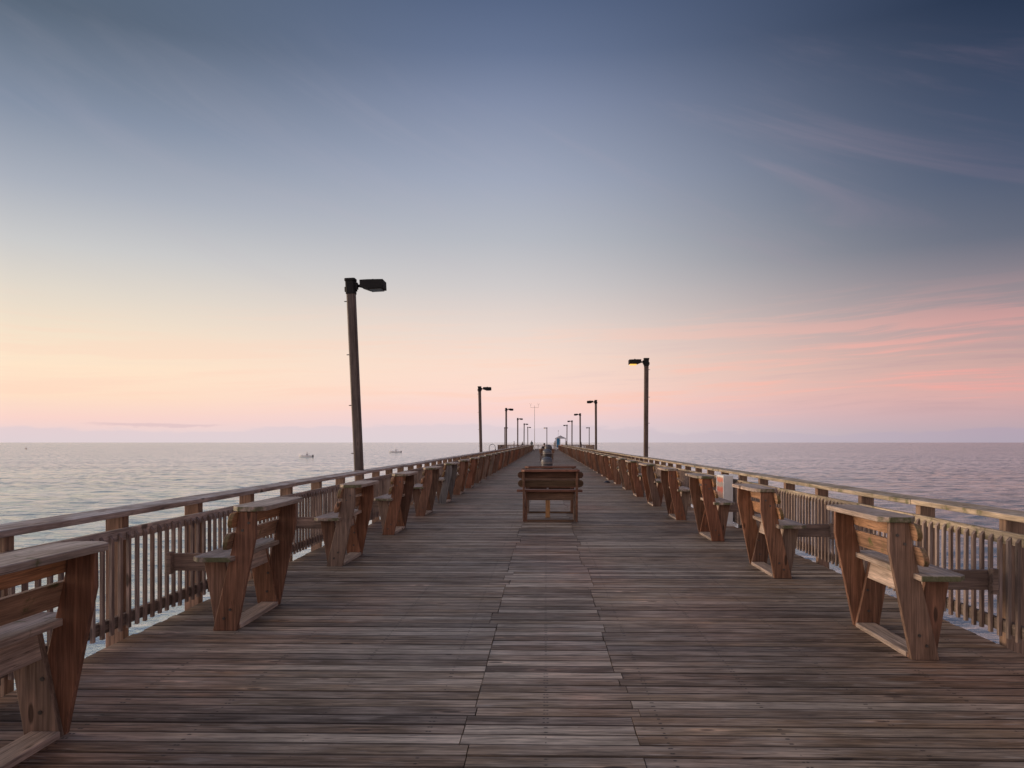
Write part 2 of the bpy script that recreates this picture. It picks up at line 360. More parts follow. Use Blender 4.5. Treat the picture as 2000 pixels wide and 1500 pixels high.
# ------------------------------------------------------------------ sea
SEA = -6.5
def build_sea():
    rad = [2.0]
    while rad[-1] < 45000:
        r = rad[-1]
        k = 1.035 if r < 18 else (1.0055 if r < 520 else (1.012 if r < 1500 else 1.06))
        rad.append(r*k)
    rad = np.array(rad)
    a1 = np.linspace(R(-62), R(58), 560); a2 = np.linspace(R(58), R(298), 90)[1:-1]
    ang = np.concatenate([a1, a2])
    nr, na = len(rad), len(ang)
    Rr, A = np.meshgrid(rad, ang, indexing='ij')
    X = Rr*np.sin(A); Y = Rr*np.cos(A); Z = np.zeros_like(X)
    amp_total = np.zeros_like(X)
    for i in range(60):
        lam = 0.7 * (9/0.7)**(rng.random())
        th = R(200) + rng.normal(0, 0.75)       # swell rolling in towards the shore
        k = 2*math.pi/lam; amp = 0.0045*lam**0.85*(0.5+rng.random())
        ph = rng.random()*6.28
        cell = np.maximum(Rr*0.0055, Rr*0.004)
        fade = np.clip((lam/ (cell*2.5) - 1)/1.5, 0, 1)
        arg = k*(X*math.sin(th)+Y*math.cos(th)) + ph
        # group modulation
        mod = 0.6+0.4*np.sin(X*0.021*rng.normal()+Y*0.03*rng.normal()+ph*2)
        Z += amp*fade*mod*(np.sin(arg) + 0.22*np.sin(2*arg+1.2))
    co = np.stack([X, Y, Z], -1).reshape(-1, 3)
    co = np.vstack([co, [[0, 0, 0]]])
    i = np.arange(nr-1)[:, None]; j = np.arange(na)[None, :]; j2 = (j+1) % na
    q = np.stack([i*na+j, i*na+j2, (i+1)*na+j2, (i+1)*na+j], -1).reshape(-1, 4)
    q = q[:, ::-1]
    cen = len(co)-1
    tri = np.stack([np.full(na, cen), (np.arange(na)+1) % na, np.arange(na)], -1)
    me = bpy.data.meshes.new('sea_water')
    me.vertices.add(len(co)); me.vertices.foreach_set('co', co.astype(np.float32).ravel())
    nl = q.size + tri.size
    me.loops.add(nl); me.loops.foreach_set('vertex_index', np.concatenate([q.ravel(), tri.ravel()]).astype(np.int32))
    me.polygons.add(len(q)+len(tri))
    st = np.concatenate([np.arange(len(q))*4, len(q)*4+np.arange(len(tri))*3])
    me.polygons.foreach_set('loop_start', st.astype(np.int32))
    me.update(calc_edges=True); me.validate()
    me.polygons.foreach_set('use_smooth', [True]*len(me.polygons))
    return me
mw = bpy.data.materials.new('sea_water'); mw.use_nodes = True; t = NT(mw.node_tree)
b = t.n('ShaderNodeBsdfPrincipled'); o = t.n('ShaderNodeOutputMaterial'); t.l(b.outputs[0], o.inputs[0])
geo = t.n('ShaderNodeNewGeometry'); P = geo.outputs['Position']
px, py, pz = t.sep(P)
b.inputs['Roughness'].default_value = 0.10; b.inputs['IOR'].default_value = 1.36
b.inputs['Base Color'].default_value = (.84, .86, .84, 1); b.inputs['Metallic'].default_value = 0.85; b.inputs['Specular Tint'].default_value = (.70, .80, .83, 1)
n1 = t.noise(t.comb(t.m('MULTIPLY', px, 0.55), t.m('MULTIPLY', py, 1.0), 0.0), 0.9, 5, 0.6)
n2 = t.noise(t.comb(t.m('MULTIPLY', px, 0.6), t.m('MULTIPLY', py, 1.0), 3.0), 3.6, 4, 0.6)
patch = t.mr(t.noise(t.comb(t.m('MULTIPLY', px, 0.012), t.m('MULTIPLY', py, 0.03), 9.0), 1.0, 4), 0.35, 0.65, 0.6, 1.25)
n3 = t.noise(t.comb(t.m('MULTIPLY', px, 0.10), t.m('MULTIPLY', py, 0.24), 5.0), 1.0, 3, 0.55, 0.3)
n4 = t.noise(t.comb(t.m('MULTIPLY', px, 0.028), t.m('MULTIPLY', py, 0.075), 7.0), 1.0, 3, 0.5, 0.3)
h = t.m('MULTIPLY', t.m('ADD', t.m('ADD', t.m('MULTIPLY', n1, 0.30), t.m('MULTIPLY', n2, 0.08)), t.m('ADD', t.m('MULTIPLY', n3, 0.7), t.m('MULTIPLY', n4, 1.8))), patch)
bp = t.n('ShaderNodeBump'); bp.inputs['Strength'].default_value = 1.0; bp.inputs['Distance'].default_value = 0.7
t.l(h, bp.inputs['Height'])
vn = t.n('ShaderNodeTexNoise'); vn.inputs['Scale'].default_value = 1.0; vn.inputs['Detail'].default_value = 3
vn.inputs['Detail'].default_value = 4; vn.inputs['Roughness'].default_value = 0.6
t.l(t.comb(t.m('MULTIPLY', px, 0.45), t.m('MULTIPLY', py, 0.8), 2.0), vn.inputs['Vector'])
far_k = t.m('MULTIPLY', t.mr(t.vm('LENGTH', P) if False else t.m('ABSOLUTE', py), 50.0, 300.0, 0.35, 2.0), patch)
vv = t.vm('MULTIPLY', t.vm('SUBTRACT', vn.outputs['Color'], (.5,.5,.5)), t.comb(t.m('MULTIPLY', far_k, 1.6), far_k, 0.0))
nn = t.vm('NORMALIZE', t.vm('ADD', bp.outputs[0], vv))
t.l(nn, b.inputs['Normal'])
sea = new_obj('sea_water', build_sea(), None, mw, (0, 0, SEA)); tag(sea, kind='structure', label='grey rippled sea reaching the horizon')

# ------------------------------------------------------------------ pier deck
DL, DR = -3.22, 3.37           # deck edges
END = 184.0
fr = MB()
for xx in (-3.05, -1.83, -0.61, 0.61, 1.83, 3.05):
    fr.box(xx-.04, xx+.04, -4, END, -.33, -.045)
for k in range(0, 32):
    yy = -3 + 6.0*k
    fr.box(-3.75, 3.84, yy-.07, yy+.07, -.62, -.332)
    for xx in (-3.1, 0, 3.2):
        fr.prism([(xx+.15*math.cos(a*math.pi/5), yy+.15*math.sin(a*math.pi/5)) for a in range(10)], 'z', SEA-2, -.622)
fr.box(-9.6, -3.4, 152, END, -.33, -.05); fr.box(3.5, 9.7, 152, END, -.33, -.05)
M_under = wood('joist_wood', [(0,(.10,.08,.07)),(1,(.13,.10,.085))], 'Y', greyf=0.3)
deck = put('pier_deck', fr, M_under); tag(deck, kind='structure', label='long plank deck of the pier')
PITCH = 0.134
def plank_data(x0, x1, yc, w, dz, sk):
    h = w/2; c = .005
    prof = [(-h, -.038), (h, -.038), (h, -c), (h-c, 0), (-h+c, 0), (-h, -c)]
    vs = [(x0, yc+p, dz+q) for p, q in prof] + [(x1, yc+p+sk, dz+q) for p, q in prof]
    n = 6
    fs = [tuple(range(n-1, -1, -1)), tuple(range(n, 2*n))] + [(i, (i+1) % n, n+(i+1) % n, n+i) for i in range(n)]
    return vs, fs
AC = [-1.08, 1.08, 1.08, 1, -1, -1.08]*2
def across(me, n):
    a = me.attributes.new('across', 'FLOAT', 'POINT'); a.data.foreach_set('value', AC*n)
rest = MB(); cnt = 0; y = -3.9; ls, rs = -.40, .47; row = 0
while y < END:
    row += 1
    if random.random() < .30: ls = -.42 + random.uniform(-.05, .05)
    if random.random() < .30: rs = .47 + random.uniform(-.05, .05)
    r = random.random()
    segs = [(DL, ls), (ls, rs), (rs, DR)]
    if y < 16:
        if r < .04: segs = [(DL, rs), (rs, DR)]
        elif r < .08: segs = [(DL, ls), (ls, DR)]
    else:
        if r < .3: segs = [(DL, rs), (rs, DR)]
    if y > 152: segs = [(-9.6, -5), (-5, ls), (ls, 4), (4, 9.7)]
    for (a, c) in segs:
        g = random.choice((.0015, .002, .003, .0045)); w = PITCH - random.choice((.003, .004, .006, .007, .010))
        e0 = random.uniform(-.012, .012) if a in (DL,) else 0; e1 = random.uniform(-.012, .012) if c == DR else 0
        x0, x1 = a+g+e0, c-g+e1
        dz = random.gauss(0, .0012); sk = random.uniform(-.0015, .0015)
        mid = a > -1 and c < 1
        tn = random.random()
        if mid and random.random() < .28: tn = random.uniform(.76, .86)
        if 3.0 <= y and cnt < 300:
            vs, fs = plank_data(x0-(x0+x1)/2, x1-(x0+x1)/2, 0, w, 0, sk)
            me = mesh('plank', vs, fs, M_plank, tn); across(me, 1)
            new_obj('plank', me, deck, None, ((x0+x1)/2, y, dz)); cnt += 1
        else:
            rest.add(*plank_data(x0, x1, y, w, dz, sk), tn)
    y += PITCH
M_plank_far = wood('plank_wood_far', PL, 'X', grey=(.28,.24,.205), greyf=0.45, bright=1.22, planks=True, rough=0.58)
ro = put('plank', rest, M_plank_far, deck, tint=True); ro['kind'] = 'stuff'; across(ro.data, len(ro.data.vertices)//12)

# ------------------------------------------------------------------ railings
def railing(side, xb, label, mrail):
    # xb = inner face of the balusters; s points outwards
    s = side
    root = empty('railing', (0, 0, 0), label=label, cat='railing', group='railings along the two sides of the pier')
    RE = 152.0
    pm = mesh('post', *boxd(-.07, .07, -.045, .045, -.55, .918), M_post, None, .004)
    px = s*(xb + .04 + .04 + .072)
    y0 = 4.70 if s < 0 else 5.935
    step = 1.335 if s > 0 else 1.325
    yy = y0 - step*2
    posts = []
    while yy < RE: posts.append(yy); yy += step
    for p in posts:
        o = new_obj('post', pm, root, None, (px, p, 0)); o.rotation_euler = (0, random.gauss(0, .004), 0)
    # handrail, top rail, bottom rail in board lengths
    seg = 3; hz = .947
    i = 0; first = True
    while i < len(posts)-1:
        j = min(i+seg, len(posts)-1)
        a, c = posts[i]+.004, posts[j]-.004
        if i == 0: a = posts[0]-.3
        L = c-a; m_ = (a+c)/2
        if i == 0 or True:
            hx0, hx1 = s*(xb+.02), s*(xb+.25)
            xm = (hx0+hx1)/2; hw = .115
            me = mesh('handrail', *boxd(-hw, hw, -L/2, L/2, -.022, .022), mrail, None, .004)
            o = new_obj('handrail', me, root, None, (xm+random.gauss(0, .004), m_, hz+.002+random.gauss(0, .002)))
            o.rotation_euler = (random.gauss(0, .0006), R(-s*2.0), random.gauss(0, .0006))
            tx = s*(xb+.04+.019)
            me = mesh('top_rail', *boxd(-.019, .019, -L/2, L/2, -.045, .045), mrail, None, .003)
            new_obj('top_rail', me, root, None, (tx, m_, .782+random.gauss(0, .001)))
            me = mesh('bottom_rail', *boxd(-.019, .019, -L/2, L/2, -.045, .045), M_under, None, .003)
            new_obj('bottom_rail', me, root, None, (tx, m_, .115+random.gauss(0, .002)))
        i = j
    # balusters
    a_ = -.019; b_ = .019
    bz0, bz1 = .045, .80
    v = [(a_,-.019,0),(b_,-.019,0),(b_,.019,0),(a_,.019,0)]
    def bal():
        inner = -.006*s; outer = .019*s
        pr = [(inner, bz0), (outer, bz0), (outer, bz1), (inner, bz1-.032)]
        return prismd(pr, 'y', -.017, .017)
    bmesh_ = mesh('baluster', *bal(), M_bal, None, .0018)
    st = MB(); bx = s*(xb+.019); k = 0
    bs = step/11.0 if s < 0 else step/11.5; yb = posts[0] + bs*.5; n = 0
    bv, bf = bal()
    while yb < posts[-1]:
        j = random.gauss(0, .0025)
        if n < 290 and yb > 2.0:
            o = new_obj('baluster', bmesh_, root, None, (bx, yb+j, random.gauss(0, .003))); n += 1
            o.rotation_euler = (random.gauss(0, .004), 0, random.gauss(0, .02))
        else:
            st.add([(p[0]+bx, p[1]+yb, p[2]) for p in bv], bf, random.random())
        yb += bs
    so = put('baluster', st, M_bal, root, tint=True); so['kind'] = 'stuff'
    return root
railing(-1, 3.25, 'grey wooden railing with square balusters along the left edge of the pier', M_rail_l)
railing(1, 3.40, 'greenish mossy wooden railing with square balusters along the right edge of the pier', M_rail_r)
# wide pier head railings
def head_rail(pts, label):
    root = empty('railing', (pts[0][0], pts[0][1], 0), label=label, cat='railing')
    ox, oy = pts[0]
    hr = MB(); tr = MB(); bal = MB(); pm = mesh('post', *boxd(-.06, .06, -.06, .06, -.4, .95), M_post)
    for (a, c) in zip(pts[:-1], pts[1:]):
        dx_, dy_ = c[0]-a[0], c[1]-a[1]; L = math.hypot(dx_, dy_); n = max(1, round(L/1.9))
        for i in range(n+1):
            f = i/n; new_obj('post', pm, root, None, (a[0]+dx_*f-ox, a[1]+dy_*f-oy, 0))
        x0, x1 = sorted((a[0], c[0])); y0, y1 = sorted((a[1], c[1]))
        e_ = .12
        hr.box(x0-ox-e_, x1-ox+e_, y0-oy-e_, y1-oy+e_, .95, 1.0, .4)
        tr.box(x0-ox-.02, x1-ox+.02, y0-oy-.02, y1-oy+.02, .75, .84, .7)
        n = int(L/.125)
        for i in range(n):
            f = (i+.5)/n; bx, by = a[0]+dx_*f-ox, a[1]+dy_*f-oy
            bal.box(bx-.022, bx+.022, by-.022, by+.022, .05, .80, random.random())
    put('handrail', hr, M_rail_l, root, tint=True); put('top_rail', tr, M_bal, root, tint=True)
    q = put('baluster', bal, M_bal, root, tint=True); q['kind'] = 'stuff'
head_rail([(-3.35, 152.3), (-9.5, 152.3), (-9.5, END), (9.6, END)], 'far railing round the left and outer side of the pier head')
head_rail([(3.5, 152.3), (9.6, 152.3), (9.6, END-.3)], 'far railing round the right side of the pier head')

# ------------------------------------------------------------------ benches
def slab_yh(poly, uf, thick):
    n = len(poly)
    v = [(uf(h), y, h) for y, h in poly] + [(uf(h)+thick, y, h) for y, h in poly]
    f = [tuple(range(n)), tuple(range(2*n-1, n-1, -1))] + [(i, (i+1) % n, n+(i+1) % n, n+i) for i in range(n)]
    return v, f
def round_ends(y0, y1, z0, z1):
    h = z1-z0; c = h*.30
    return [(y0+c*1.0, z0), (y1-c*1.0, z0), (y1-c*.25, z0+c*.75), (y1, z0+h/2), (y1-c*.25, z1-c*.75), (y1-c*1.0, z1), (y0+c*1.0, z1), (y0+c*.25, z1-c*.75), (y0, z0+h/2), (y0+c*.25, z0+c*.75)]
def bench_parts(sgn, brace_to=None):
    F = lambda d: ([(x*sgn, y, z) for x, y, z in d[0]], d[1])
    P = []
    rear = [(-.152,.948),(-.02,.948),(.013,.766),(.190,.0),(.0,.0),(-.155,.758)]
    front = [(.0,.001),(.185,.001),(.28,.558),(.118,.558)]
    L = 1.035
    P.append(('rear_leg', F(prismd(rear, 'y', 0, .038)), M_leg)); P.append(('rear_leg', F(prismd(rear, 'y', L-.038, L)), M_leg))
    P.append(('front_leg', F(prismd(front, 'y', .041, .079)), M_leg)); P.append(('front_leg', F(prismd(front, 'y', L-.079, L-.041)), M_leg))
    P.append(('base_board', F(boxd(-.004, .15, .081, L-.081, 0.0, .036)), M_base))
    P.append(('apron', F(prismd([(.088,.40),(.119,.557),(.157,.557),(.126,.40)], 'y', .081, L-.081)), M_base))
    c = .06
    P.append(('seat', F(prismd([(.01,-.105),(.27,-.105),(.33,-.045),(.33,L+.045),(.27,L+.105),(.01,L+.105)], 'z', .56, .598)), M_top))
    ue = lambda h: (.015+(.766-h)*.243) if h < .766 else (.015-(h-.766)*.19)
    P.append(('back_slat', F(slab_yh(round_ends(-.105, L+.105, .825, .944), ue, .038)), M_slat))
    P.append(('back_slat', F(slab_yh(round_ends(-.105, L+.105, .655, .785), ue, .038)), M_slat))
    P.append(('top_shelf', F(prismd([(-.225,.035),(-.165,-.03),(-.02,-.03),(.045,.05),(.045,L-.05),(-.02,L+.03),(-.165,L+.03),(-.225,L-.035)], 'z', .95, .988)), M_top))
    if brace_to:
        P.append(('brace_board', F(boxd(.16, brace_to, .40, .438, .41, .556)), M_brace))
        P.append(('cleat', F(boxd(brace_to-.045, brace_to-.004, .33, .398, .39, .575)), M_brace))
    return P
protos = {}
def bench_meshes(key, sgn, brace):
    if key not in protos:
        parts = [(n, mesh(n, v, f, m, None, .0035)) for n, (v, f), m in bench_parts(sgn, brace)]
        # joined far version
        mats = [M_leg, M_base, M_slat, M_top, M_brace]
        bm = bmesh.new()
        for n, (v, f), m in bench_parts(sgn, brace):
            bv = [bm.verts.new(p) for p in v]
            for q in f:
                try:
                    fc = bm.faces.new([bv[i] for i in q]); fc.material_index = mats.index(m)
                except ValueError: pass
        bmesh.ops.recalc_face_normals(bm, faces=bm.faces)
        me = bpy.data.meshes.new('bench'); bm.to_mesh(me); bm.free()
        for m in mats: me.materials.append(m)
        protos[key] = (parts, me)
    return protos[key]
def make_bench(key, sgn, brace, loc, rz, label, group, far=False, legmat=None, remap=None):
    parts, joined = bench_meshes(key, sgn, brace)
    if far:
        o = new_obj('bench', joined, None, None, loc); o.rotation_euler = (0, 0, rz)
        return tag(o, label, 'bench', group)
    root = empty('bench', loc, rz, label, 'bench', group)
    for n, me in parts:
        o = new_obj(n, me, root)
        if n in ('back_slat', 'seat', 'top_shelf'):
            o.location = (random.gauss(0, .002), random.gauss(0, .008), random.uniform(-.002, .002)); o.rotation_euler = (random.gauss(0, .003), 0, random.gauss(0, .004))
        if remap:
            o.data = me.copy(); o.data.materials[0] = remap.get(me.materials[0], me.materials[0])
        if legmat and n == 'rear_leg':
            o.data = me.copy(); o.data.materials[0] = legmat
    if loc[1] < 16:
        for yy_, uz in ((-.004, (.10, .10)), (-.004, (.05, .17)), (.954, (.09, .30)), (.954, (.10, .13)), (-.004, (-.10, .86)), (-.004, (-.05, .80))):
            new_obj('bolt', bolt_head, root, None, (sgn*uz[0], yy_, uz[1]))
    return root
bolt_head = MB().add(*tubed([(0,-.004,0),(0,.006,0)], .011, 8)).build('bolt', M_bolt)
ordn = ['first','second','third','fourth','fifth','sixth','seventh','eighth','ninth','tenth','eleventh','twelfth']
LBL_L = ['dark brown V-legged bench nearest the camera, cut off by the left frame edge',
         'reddish brown V-legged bench with mossy shelf end, second along the left railing',
         'bench with paler near leg, third along the left railing before the leaning lamp',
         'brown wooden bench with green shelf end, fourth along the left railing',
         'narrow looking reddish wooden bench, fifth along the left railing',
         'wooden bench with blue-grey rear legs, sixth along the left railing']
for k in range(47):
    jk = 0 if k < 5 else 1
    y = 6.11-.055+3.17*(k-1)
    if k < 6: lb = LBL_L[k]
    elif k < 12: lb = 'brown wooden bench, %s from the camera along the left railing' % ordn[k]
    else: lb = 'tiny distant wooden bench in the merging far part of the left row'
    make_bench('L', -1, .735, (-2.46+random.gauss(0, .012)*jk, y+random.gauss(0, .03)*jk, 0), random.gauss(0, .012)*(jk+.2), lb, 'benches backing onto the aisle along the left railing', far=(y > 70), legmat=M_leg_grey if k == 5 else None)
LBL_R = ['large reddish brown V-legged bench with glowing orange back slats, nearest on the right',
         'V-legged wooden bench with pale shelf, second along the right railing',
         'bench with green shelf end, third along the right railing beside the white box']
for k in range(46):
    jk = 0 if k < 5 else 1
    y = 5.29+.055+3.17*k
    if k < 3: lb = LBL_R[k]
    elif k < 12: lb = 'brown wooden bench, %s from the camera along the right railing' % ordn[k]
    else: lb = 'tiny distant wooden bench in the merging far part of the right row'
    make_bench('R', 1, .785, (2.52+random.gauss(0, .012)*jk, y+random.gauss(0, .03)*jk, 0), random.gauss(0, .012)*(jk+.2), lb, 'benches backing onto the aisle along the right railing', far=(y > 70))
# centre benches in facing pairs
cx = .085
M_cdark = wood('dark_bench_wood', [(0.0,(.10,.055,.038)),(0.4,(.15,.085,.05)),(0.7,(.11,.075,.045)),(1.0,(.08,.045,.035))], 'Y', greyf=0.12, bright=1.0)
M_cred = wood('red_shelf_wood', [(0.0,(.24,.10,.065)),(1.0,(.19,.085,.055))], 'Y', greyf=0.15, bright=1.0)
CM = {M_slat: M_cdark, M_top: M_cred, M_base: M_cdark}
for (y0, gap, which) in ((14.5, 1.9, 'nearest'), (62.0, 1.9, 'second'), (104.0, 1.9, 'third')):
    far = y0 > 50
    L2 = 1.035/2
    if not far:
        lb1 = 'wooden bench seen from behind alone in the middle of the deck, round-ended back slats'
        lb2 = 'mostly hidden bench behind the middle bench, only shelf and legs showing'
    else:
        lb1 = 'far dark bench in mid deck, nearer one of the %s middle pair' % which
        lb2 = 'far dark bench in mid deck, farther one of the %s middle pair' % which
    make_bench('C', 1, None, (cx+L2, y0, 0), R(90), lb1, 'benches in facing pairs down the middle of the deck', far=far, remap=CM)
    r2 = make_bench('C', 1, None, (cx-L2, y0+gap, 0), R(-90), lb2, 'benches in facing pairs down the middle of the deck', far=far, remap=CM)
    if not far:
        mb = MB().box(-.02, .02, .25, gap-.25, .42, .55)
        stt = empty('bench_support', (cx-.045, y0, 0), label='yellowish wooden centre post and beam tying the two middle benches together', cat='bench support')
        M_fresh = wood('fresh_wood', [(0,(.34,.19,.08)),(1,(.36,.2,.09))], 'Z', greyf=0.1)
        put('beam', mb, M_brace, stt, .003)
        put('post', MB().box(-.045, .045, .84, .93, 0, .419), M_fresh, stt, .003)

# ------------------------------------------------------------------ lamp posts
M_lens_on = simple('lit_lamp_lens', (.8,.6,.3), 0.4, emit=((1.0,.50,.07), 1.15))
M_lens = simple('lamp_lens', (.03,.03,.028), 0.5)
def sq(w, c=.025): return [(-w+c,-w),(w-c,-w),(w,-w+c),(w,w-c),(w-c,w),(-w+c,w),(-w,w-c),(-w,-w+c)]
pole_me = mesh('pole', *prismd(sq(.078), 'z', -2.0, 4.40), M_pole)
cap = MB().prism(sq(.088), 'z', 4.28, 4.52).prism(sq(.100), 'z', 4.521, 4.57).box(-.115, .115, -.03, .03, 4.33, 4.42)
cap_me = cap.build('pole_cap', M_black, .004)
arm_me = MB().tube([(.09,0,4.43),(.16,0,4.43),(.24,0,4.42)], [.035,.028,.04], 10).box(.092,.13,-.05,.05,4.37,4.49).build('arm', M_black)
# shoebox head: tapers towards the pole
hd = MB()
A = [(.20,-.07,4.42),(.20,.07,4.42),(.20,.07,4.49),(.20,-.07,4.49)]
hd.add([(.20,-.15,4.40),(.20,.15,4.40),(.20,.15,4.515),(.20,-.15,4.515),
        (.34,-.16,4.345),(.34,.16,4.345),(.34,.16,4.515),(.34,-.16,4.515),
        (.64,-.16,4.345),(.64,.16,4.345),(.64,.16,4.505),(.64,-.16,4.505)],
       [(3,2,1,0),(0,1,5,4),(1,2,6,5),(2,3,7,6),(3,0,4,7),(4,5,9,8),(5,6,10,9),(6,7,11,10),(7,4,8,11),(8,9,10,11)])
head_me = hd.build('lamp_head', M_black, .006)
cell_me = MB().lathe([(.022,0),(.025,.03),(.018,.045)], 10, (.42,0,4.50)).build('light_sensor', M_black)
lens_me = MB().box(.37,.60,-.13,.13,4.328,4.344).build('lens', M_lens)
lens_on_me = MB().box(.37,.60,-.13,.13,4.315,4.344).build('lens', M_lens_on)
bolt_me = MB().tube([(-.086,0,0),(-.125,0,0)], .009, 6).lathe([(.016,0),(.016,.01)], 6, (-.125,0,-.005)).build('step_bolt', M_bolt)
def lamp(x, y, side, label, lean=0.0, lit=False, rz=None, bolts=True, leany=0.0):
    root = empty('lamp_post', (x, y, 0), (0 if side < 0 else math.pi) if rz is None else rz, label, 'lamp post', 'lamp posts along the pier')
    root.rotation_euler = Matrix.Rotation(lean, 3, 'Y').to_4x4().to_3x3().to_euler() if False else (leany, lean if side < 0 else -lean, (0 if side < 0 else math.pi) if rz is None else rz)
    new_obj('pole', pole_me, root); new_obj('pole_cap', cap_me, root); new_obj('arm', arm_me, root)
    h = new_obj('lamp_head', head_me, root); new_obj('lens', lens_on_me if lit else lens_me, h); new_obj('light_sensor', cell_me, h)
    if bolts:
        for z in (1.3, 2.2, 3.15, 4.15): new_obj('step_bolt', bolt_me, root, None, (0, 0, z))
    return root
lamp(-3.455, 14.4-.08, -1, 'tallest looking dark lamp post leaning left out of the left railing, unlit', lean=-.045)
lefts = [(42, 'second lamp post along the left railing, leaning slightly left, head pointing right'), (68.5, 'third lamp post along the left railing'), (96.5, 'fourth lamp post along the left railing, slim and distant'), (124, 'fifth lamp post along the left railing, beyond the fourth'), (151, 'last and smallest lamp post of the left railing row')]
for i, (y, l) in enumerate(lefts): lamp(-3.53, y, -1, l, lean=-.022 if i == 0 else random.gauss(0, .005), bolts=i < 1)
rights = [(28.0, 'lamp post on the right railing with its lamp glowing yellow'), (55.6, 'second lamp post along the right railing, unlit'), (81, 'third lamp post along the right railing'), (107, 'fourth lamp post along the right railing, slim and distant'), (133, 'last lamp post of the right railing row beside the blue banner')]
for i, (y, l) in enumerate(rights): lamp(3.64, y+.08, 1, l, lean=random.gauss(0, .003), lit=(i == 0), bolts=i < 1)
lamp(8.75, 155, 1, 'lone lamp post on the far right of the pier head')
lamp(-8.3, 155, -1, 'lamp post on the far left of the pier head, nearly hidden', bolts=False)
lamp(.22, 157, 1, 'small lit lamp post standing in the middle of the far pier head', lit=True, bolts=False)

# ------------------------------------------------------------------ weather mast
mast = empty('weather_mast', (-2.35, 160, 0), label='very tall thin white mast with crossbar and forked ends at the pier end', cat='mast')
put('pole', MB().tube([(0,0,0),(0,0,4.5),(0,0,9.15)], [.07,.05,.035], 8), simple('mast_grey', (.42,.40,.42), .5), mast)
put('base_sleeve', MB().tube([(0,0,0),(0,0,1.5)], .10, 10), M_white, mast)
put('crossbar', MB().tube([(-.82,0,8.75),(.82,0,8.75)], .022, 6), simple('mast_bar', (.35,.33,.34), .5), mast)
for s_ in (-1, 1):
    x_ = s_*.82
    put('antenna_fork', MB().tube([(x_,0,8.75),(x_,0,9.25)], .02, 6).tube([(x_,0,9.2),(x_-.2,0,9.65)], .018, 6).tube([(x_,0,9.2),(x_+.2,0,9.65)], .018, 6), simple('fork_grey', (.40,.36,.36), .5), mast)

# ------------------------------------------------------------------ canopy, banner, crate at pier end
cv = simple('canopy_white', (.62,.62,.63), .7, noise=.06)
can = empty('canopy_tent', (3.05, 160, 0), label='small open canopy with grey peaked roof and white legs at the pier end', cat='canopy')
put('roof', MB().add([(-1.15,-1,2.35),(1.15,-1,2.35),(1.15,1,2.35),(-1.15,1,2.35),(0,0,2.95),(-1.15,-1,2.28),(1.15,-1,2.28),(1.15,1,2.28),(-1.15,1,2.28)], [(0,1,4),(1,2,4),(2,3,4),(3,0,4),(0,5,6,1),(1,6,7,2),(2,7,8,3),(3,8,5,0),(8,7,6,5)]), simple('canopy_grey', (.45,.44,.45), .8), can)
for x_ in (-1.05, 1.05):
    for y_ in (-.9, .9): put('leg', MB().box(x_-.035, x_+.035, y_-.035, y_+.035, 0, 2.279), cv, can)
put('finial', MB().tube([(-.45,0,2.75),(-.45,0,3.9)], .025, 6).lathe([(.02,0),(.09,.06),(.09,.14),(.02,.2)], 8, (-.45,0,3.8)), cv, can)
bn_ = empty('banner_stand', (2.55, 158.2, 0), label='tall blue banner in a white frame beside the canopy at the pier end', cat='banner')
put('frame', MB().box(-.47,-.31,-.04,.04,.0,2.5).box(.31,.47,-.04,.04,0,2.5).box(-.309,.309,-.04,.04,2.36,2.5).box(-.309,.309,-.04,.04,.32,.44), M_white, bn_)
put('panel', MB().box(-.309,.309,-.015,.015,.441,2.359), simple('banner_blue', (.03,.20,.40), .5, noise=.35, nscale=3), bn_)
ob = empty('bin', (3.32, 158.6, 0), label='orange red bin under the canopy at the pier end', cat='bin')
put('body', MB().lathe([(.20,0),(.25,.05),(.28,.8),(.28,.9)], 14), simple('orange_red', (.48,.12,.05), .5), ob)
put('lid', MB().lathe([(.30,.901),(.30,.95),(.15,1.02)], 14), simple('pale_orange', (.6,.3,.2), .5), ob)

# ------------------------------------------------------------------ trash cans
def trash(y, x, r, h, body, liner, label, lidm):
    o = empty('trash_can', (x, y, 0), label=label, cat='trash can', group='round trash cans down the middle of the deck')
    put('barrel', MB().lathe([(r*.93,0),(r,.04),(r,.30*h),(r*1.03,.31*h),(r*1.03,.33*h),(r,.34*h),(r,.6*h),(r*1.03,.61*h),(r*1.03,.63*h),(r,.64*h),(r,.805*h)], 24), body, o, smooth=False)
    put('liner', MB().lathe([(r*1.03,.775*h),(r*1.05,.785*h),(r*1.04,.805*h),(r*.95,.812*h)], 20), liner, o)
    put('lid', MB().lathe([(r*1.06,.813*h),(r*1.06,.84*h),(r*.98,.90*h),(r*.75,.96*h),(r*.4,.99*h),(r*.05,h)], 24), lidm, o, smooth=True)
M_can = simple('slate_barrel', (.045,.05,.065), .42); M_liner = simple('clear_liner', (.28,.26,.26), .4)
M_lidg = simple('grey_lid', (.10,.11,.13), .35); M_can2 = simple('black_barrel', (.022,.022,.03), .45); M_lidd = simple('dark_lid', (.10,.10,.11), .4)
trash(26.5, .04, .195, 1.0, M_can, M_liner, 'slate grey trash can with domed light lid just behind the middle bench', M_lidg)
trash(41.5, .08, .235, 1.15, M_can2, M_liner, 'dark trash can with grey domed lid, second behind the middle bench', M_lidg)
trash(55.0, .18, .26, 1.34, M_can2, M_lidd, 'black trash can with dark dome, farthest of the three in mid deck', M_lidd)

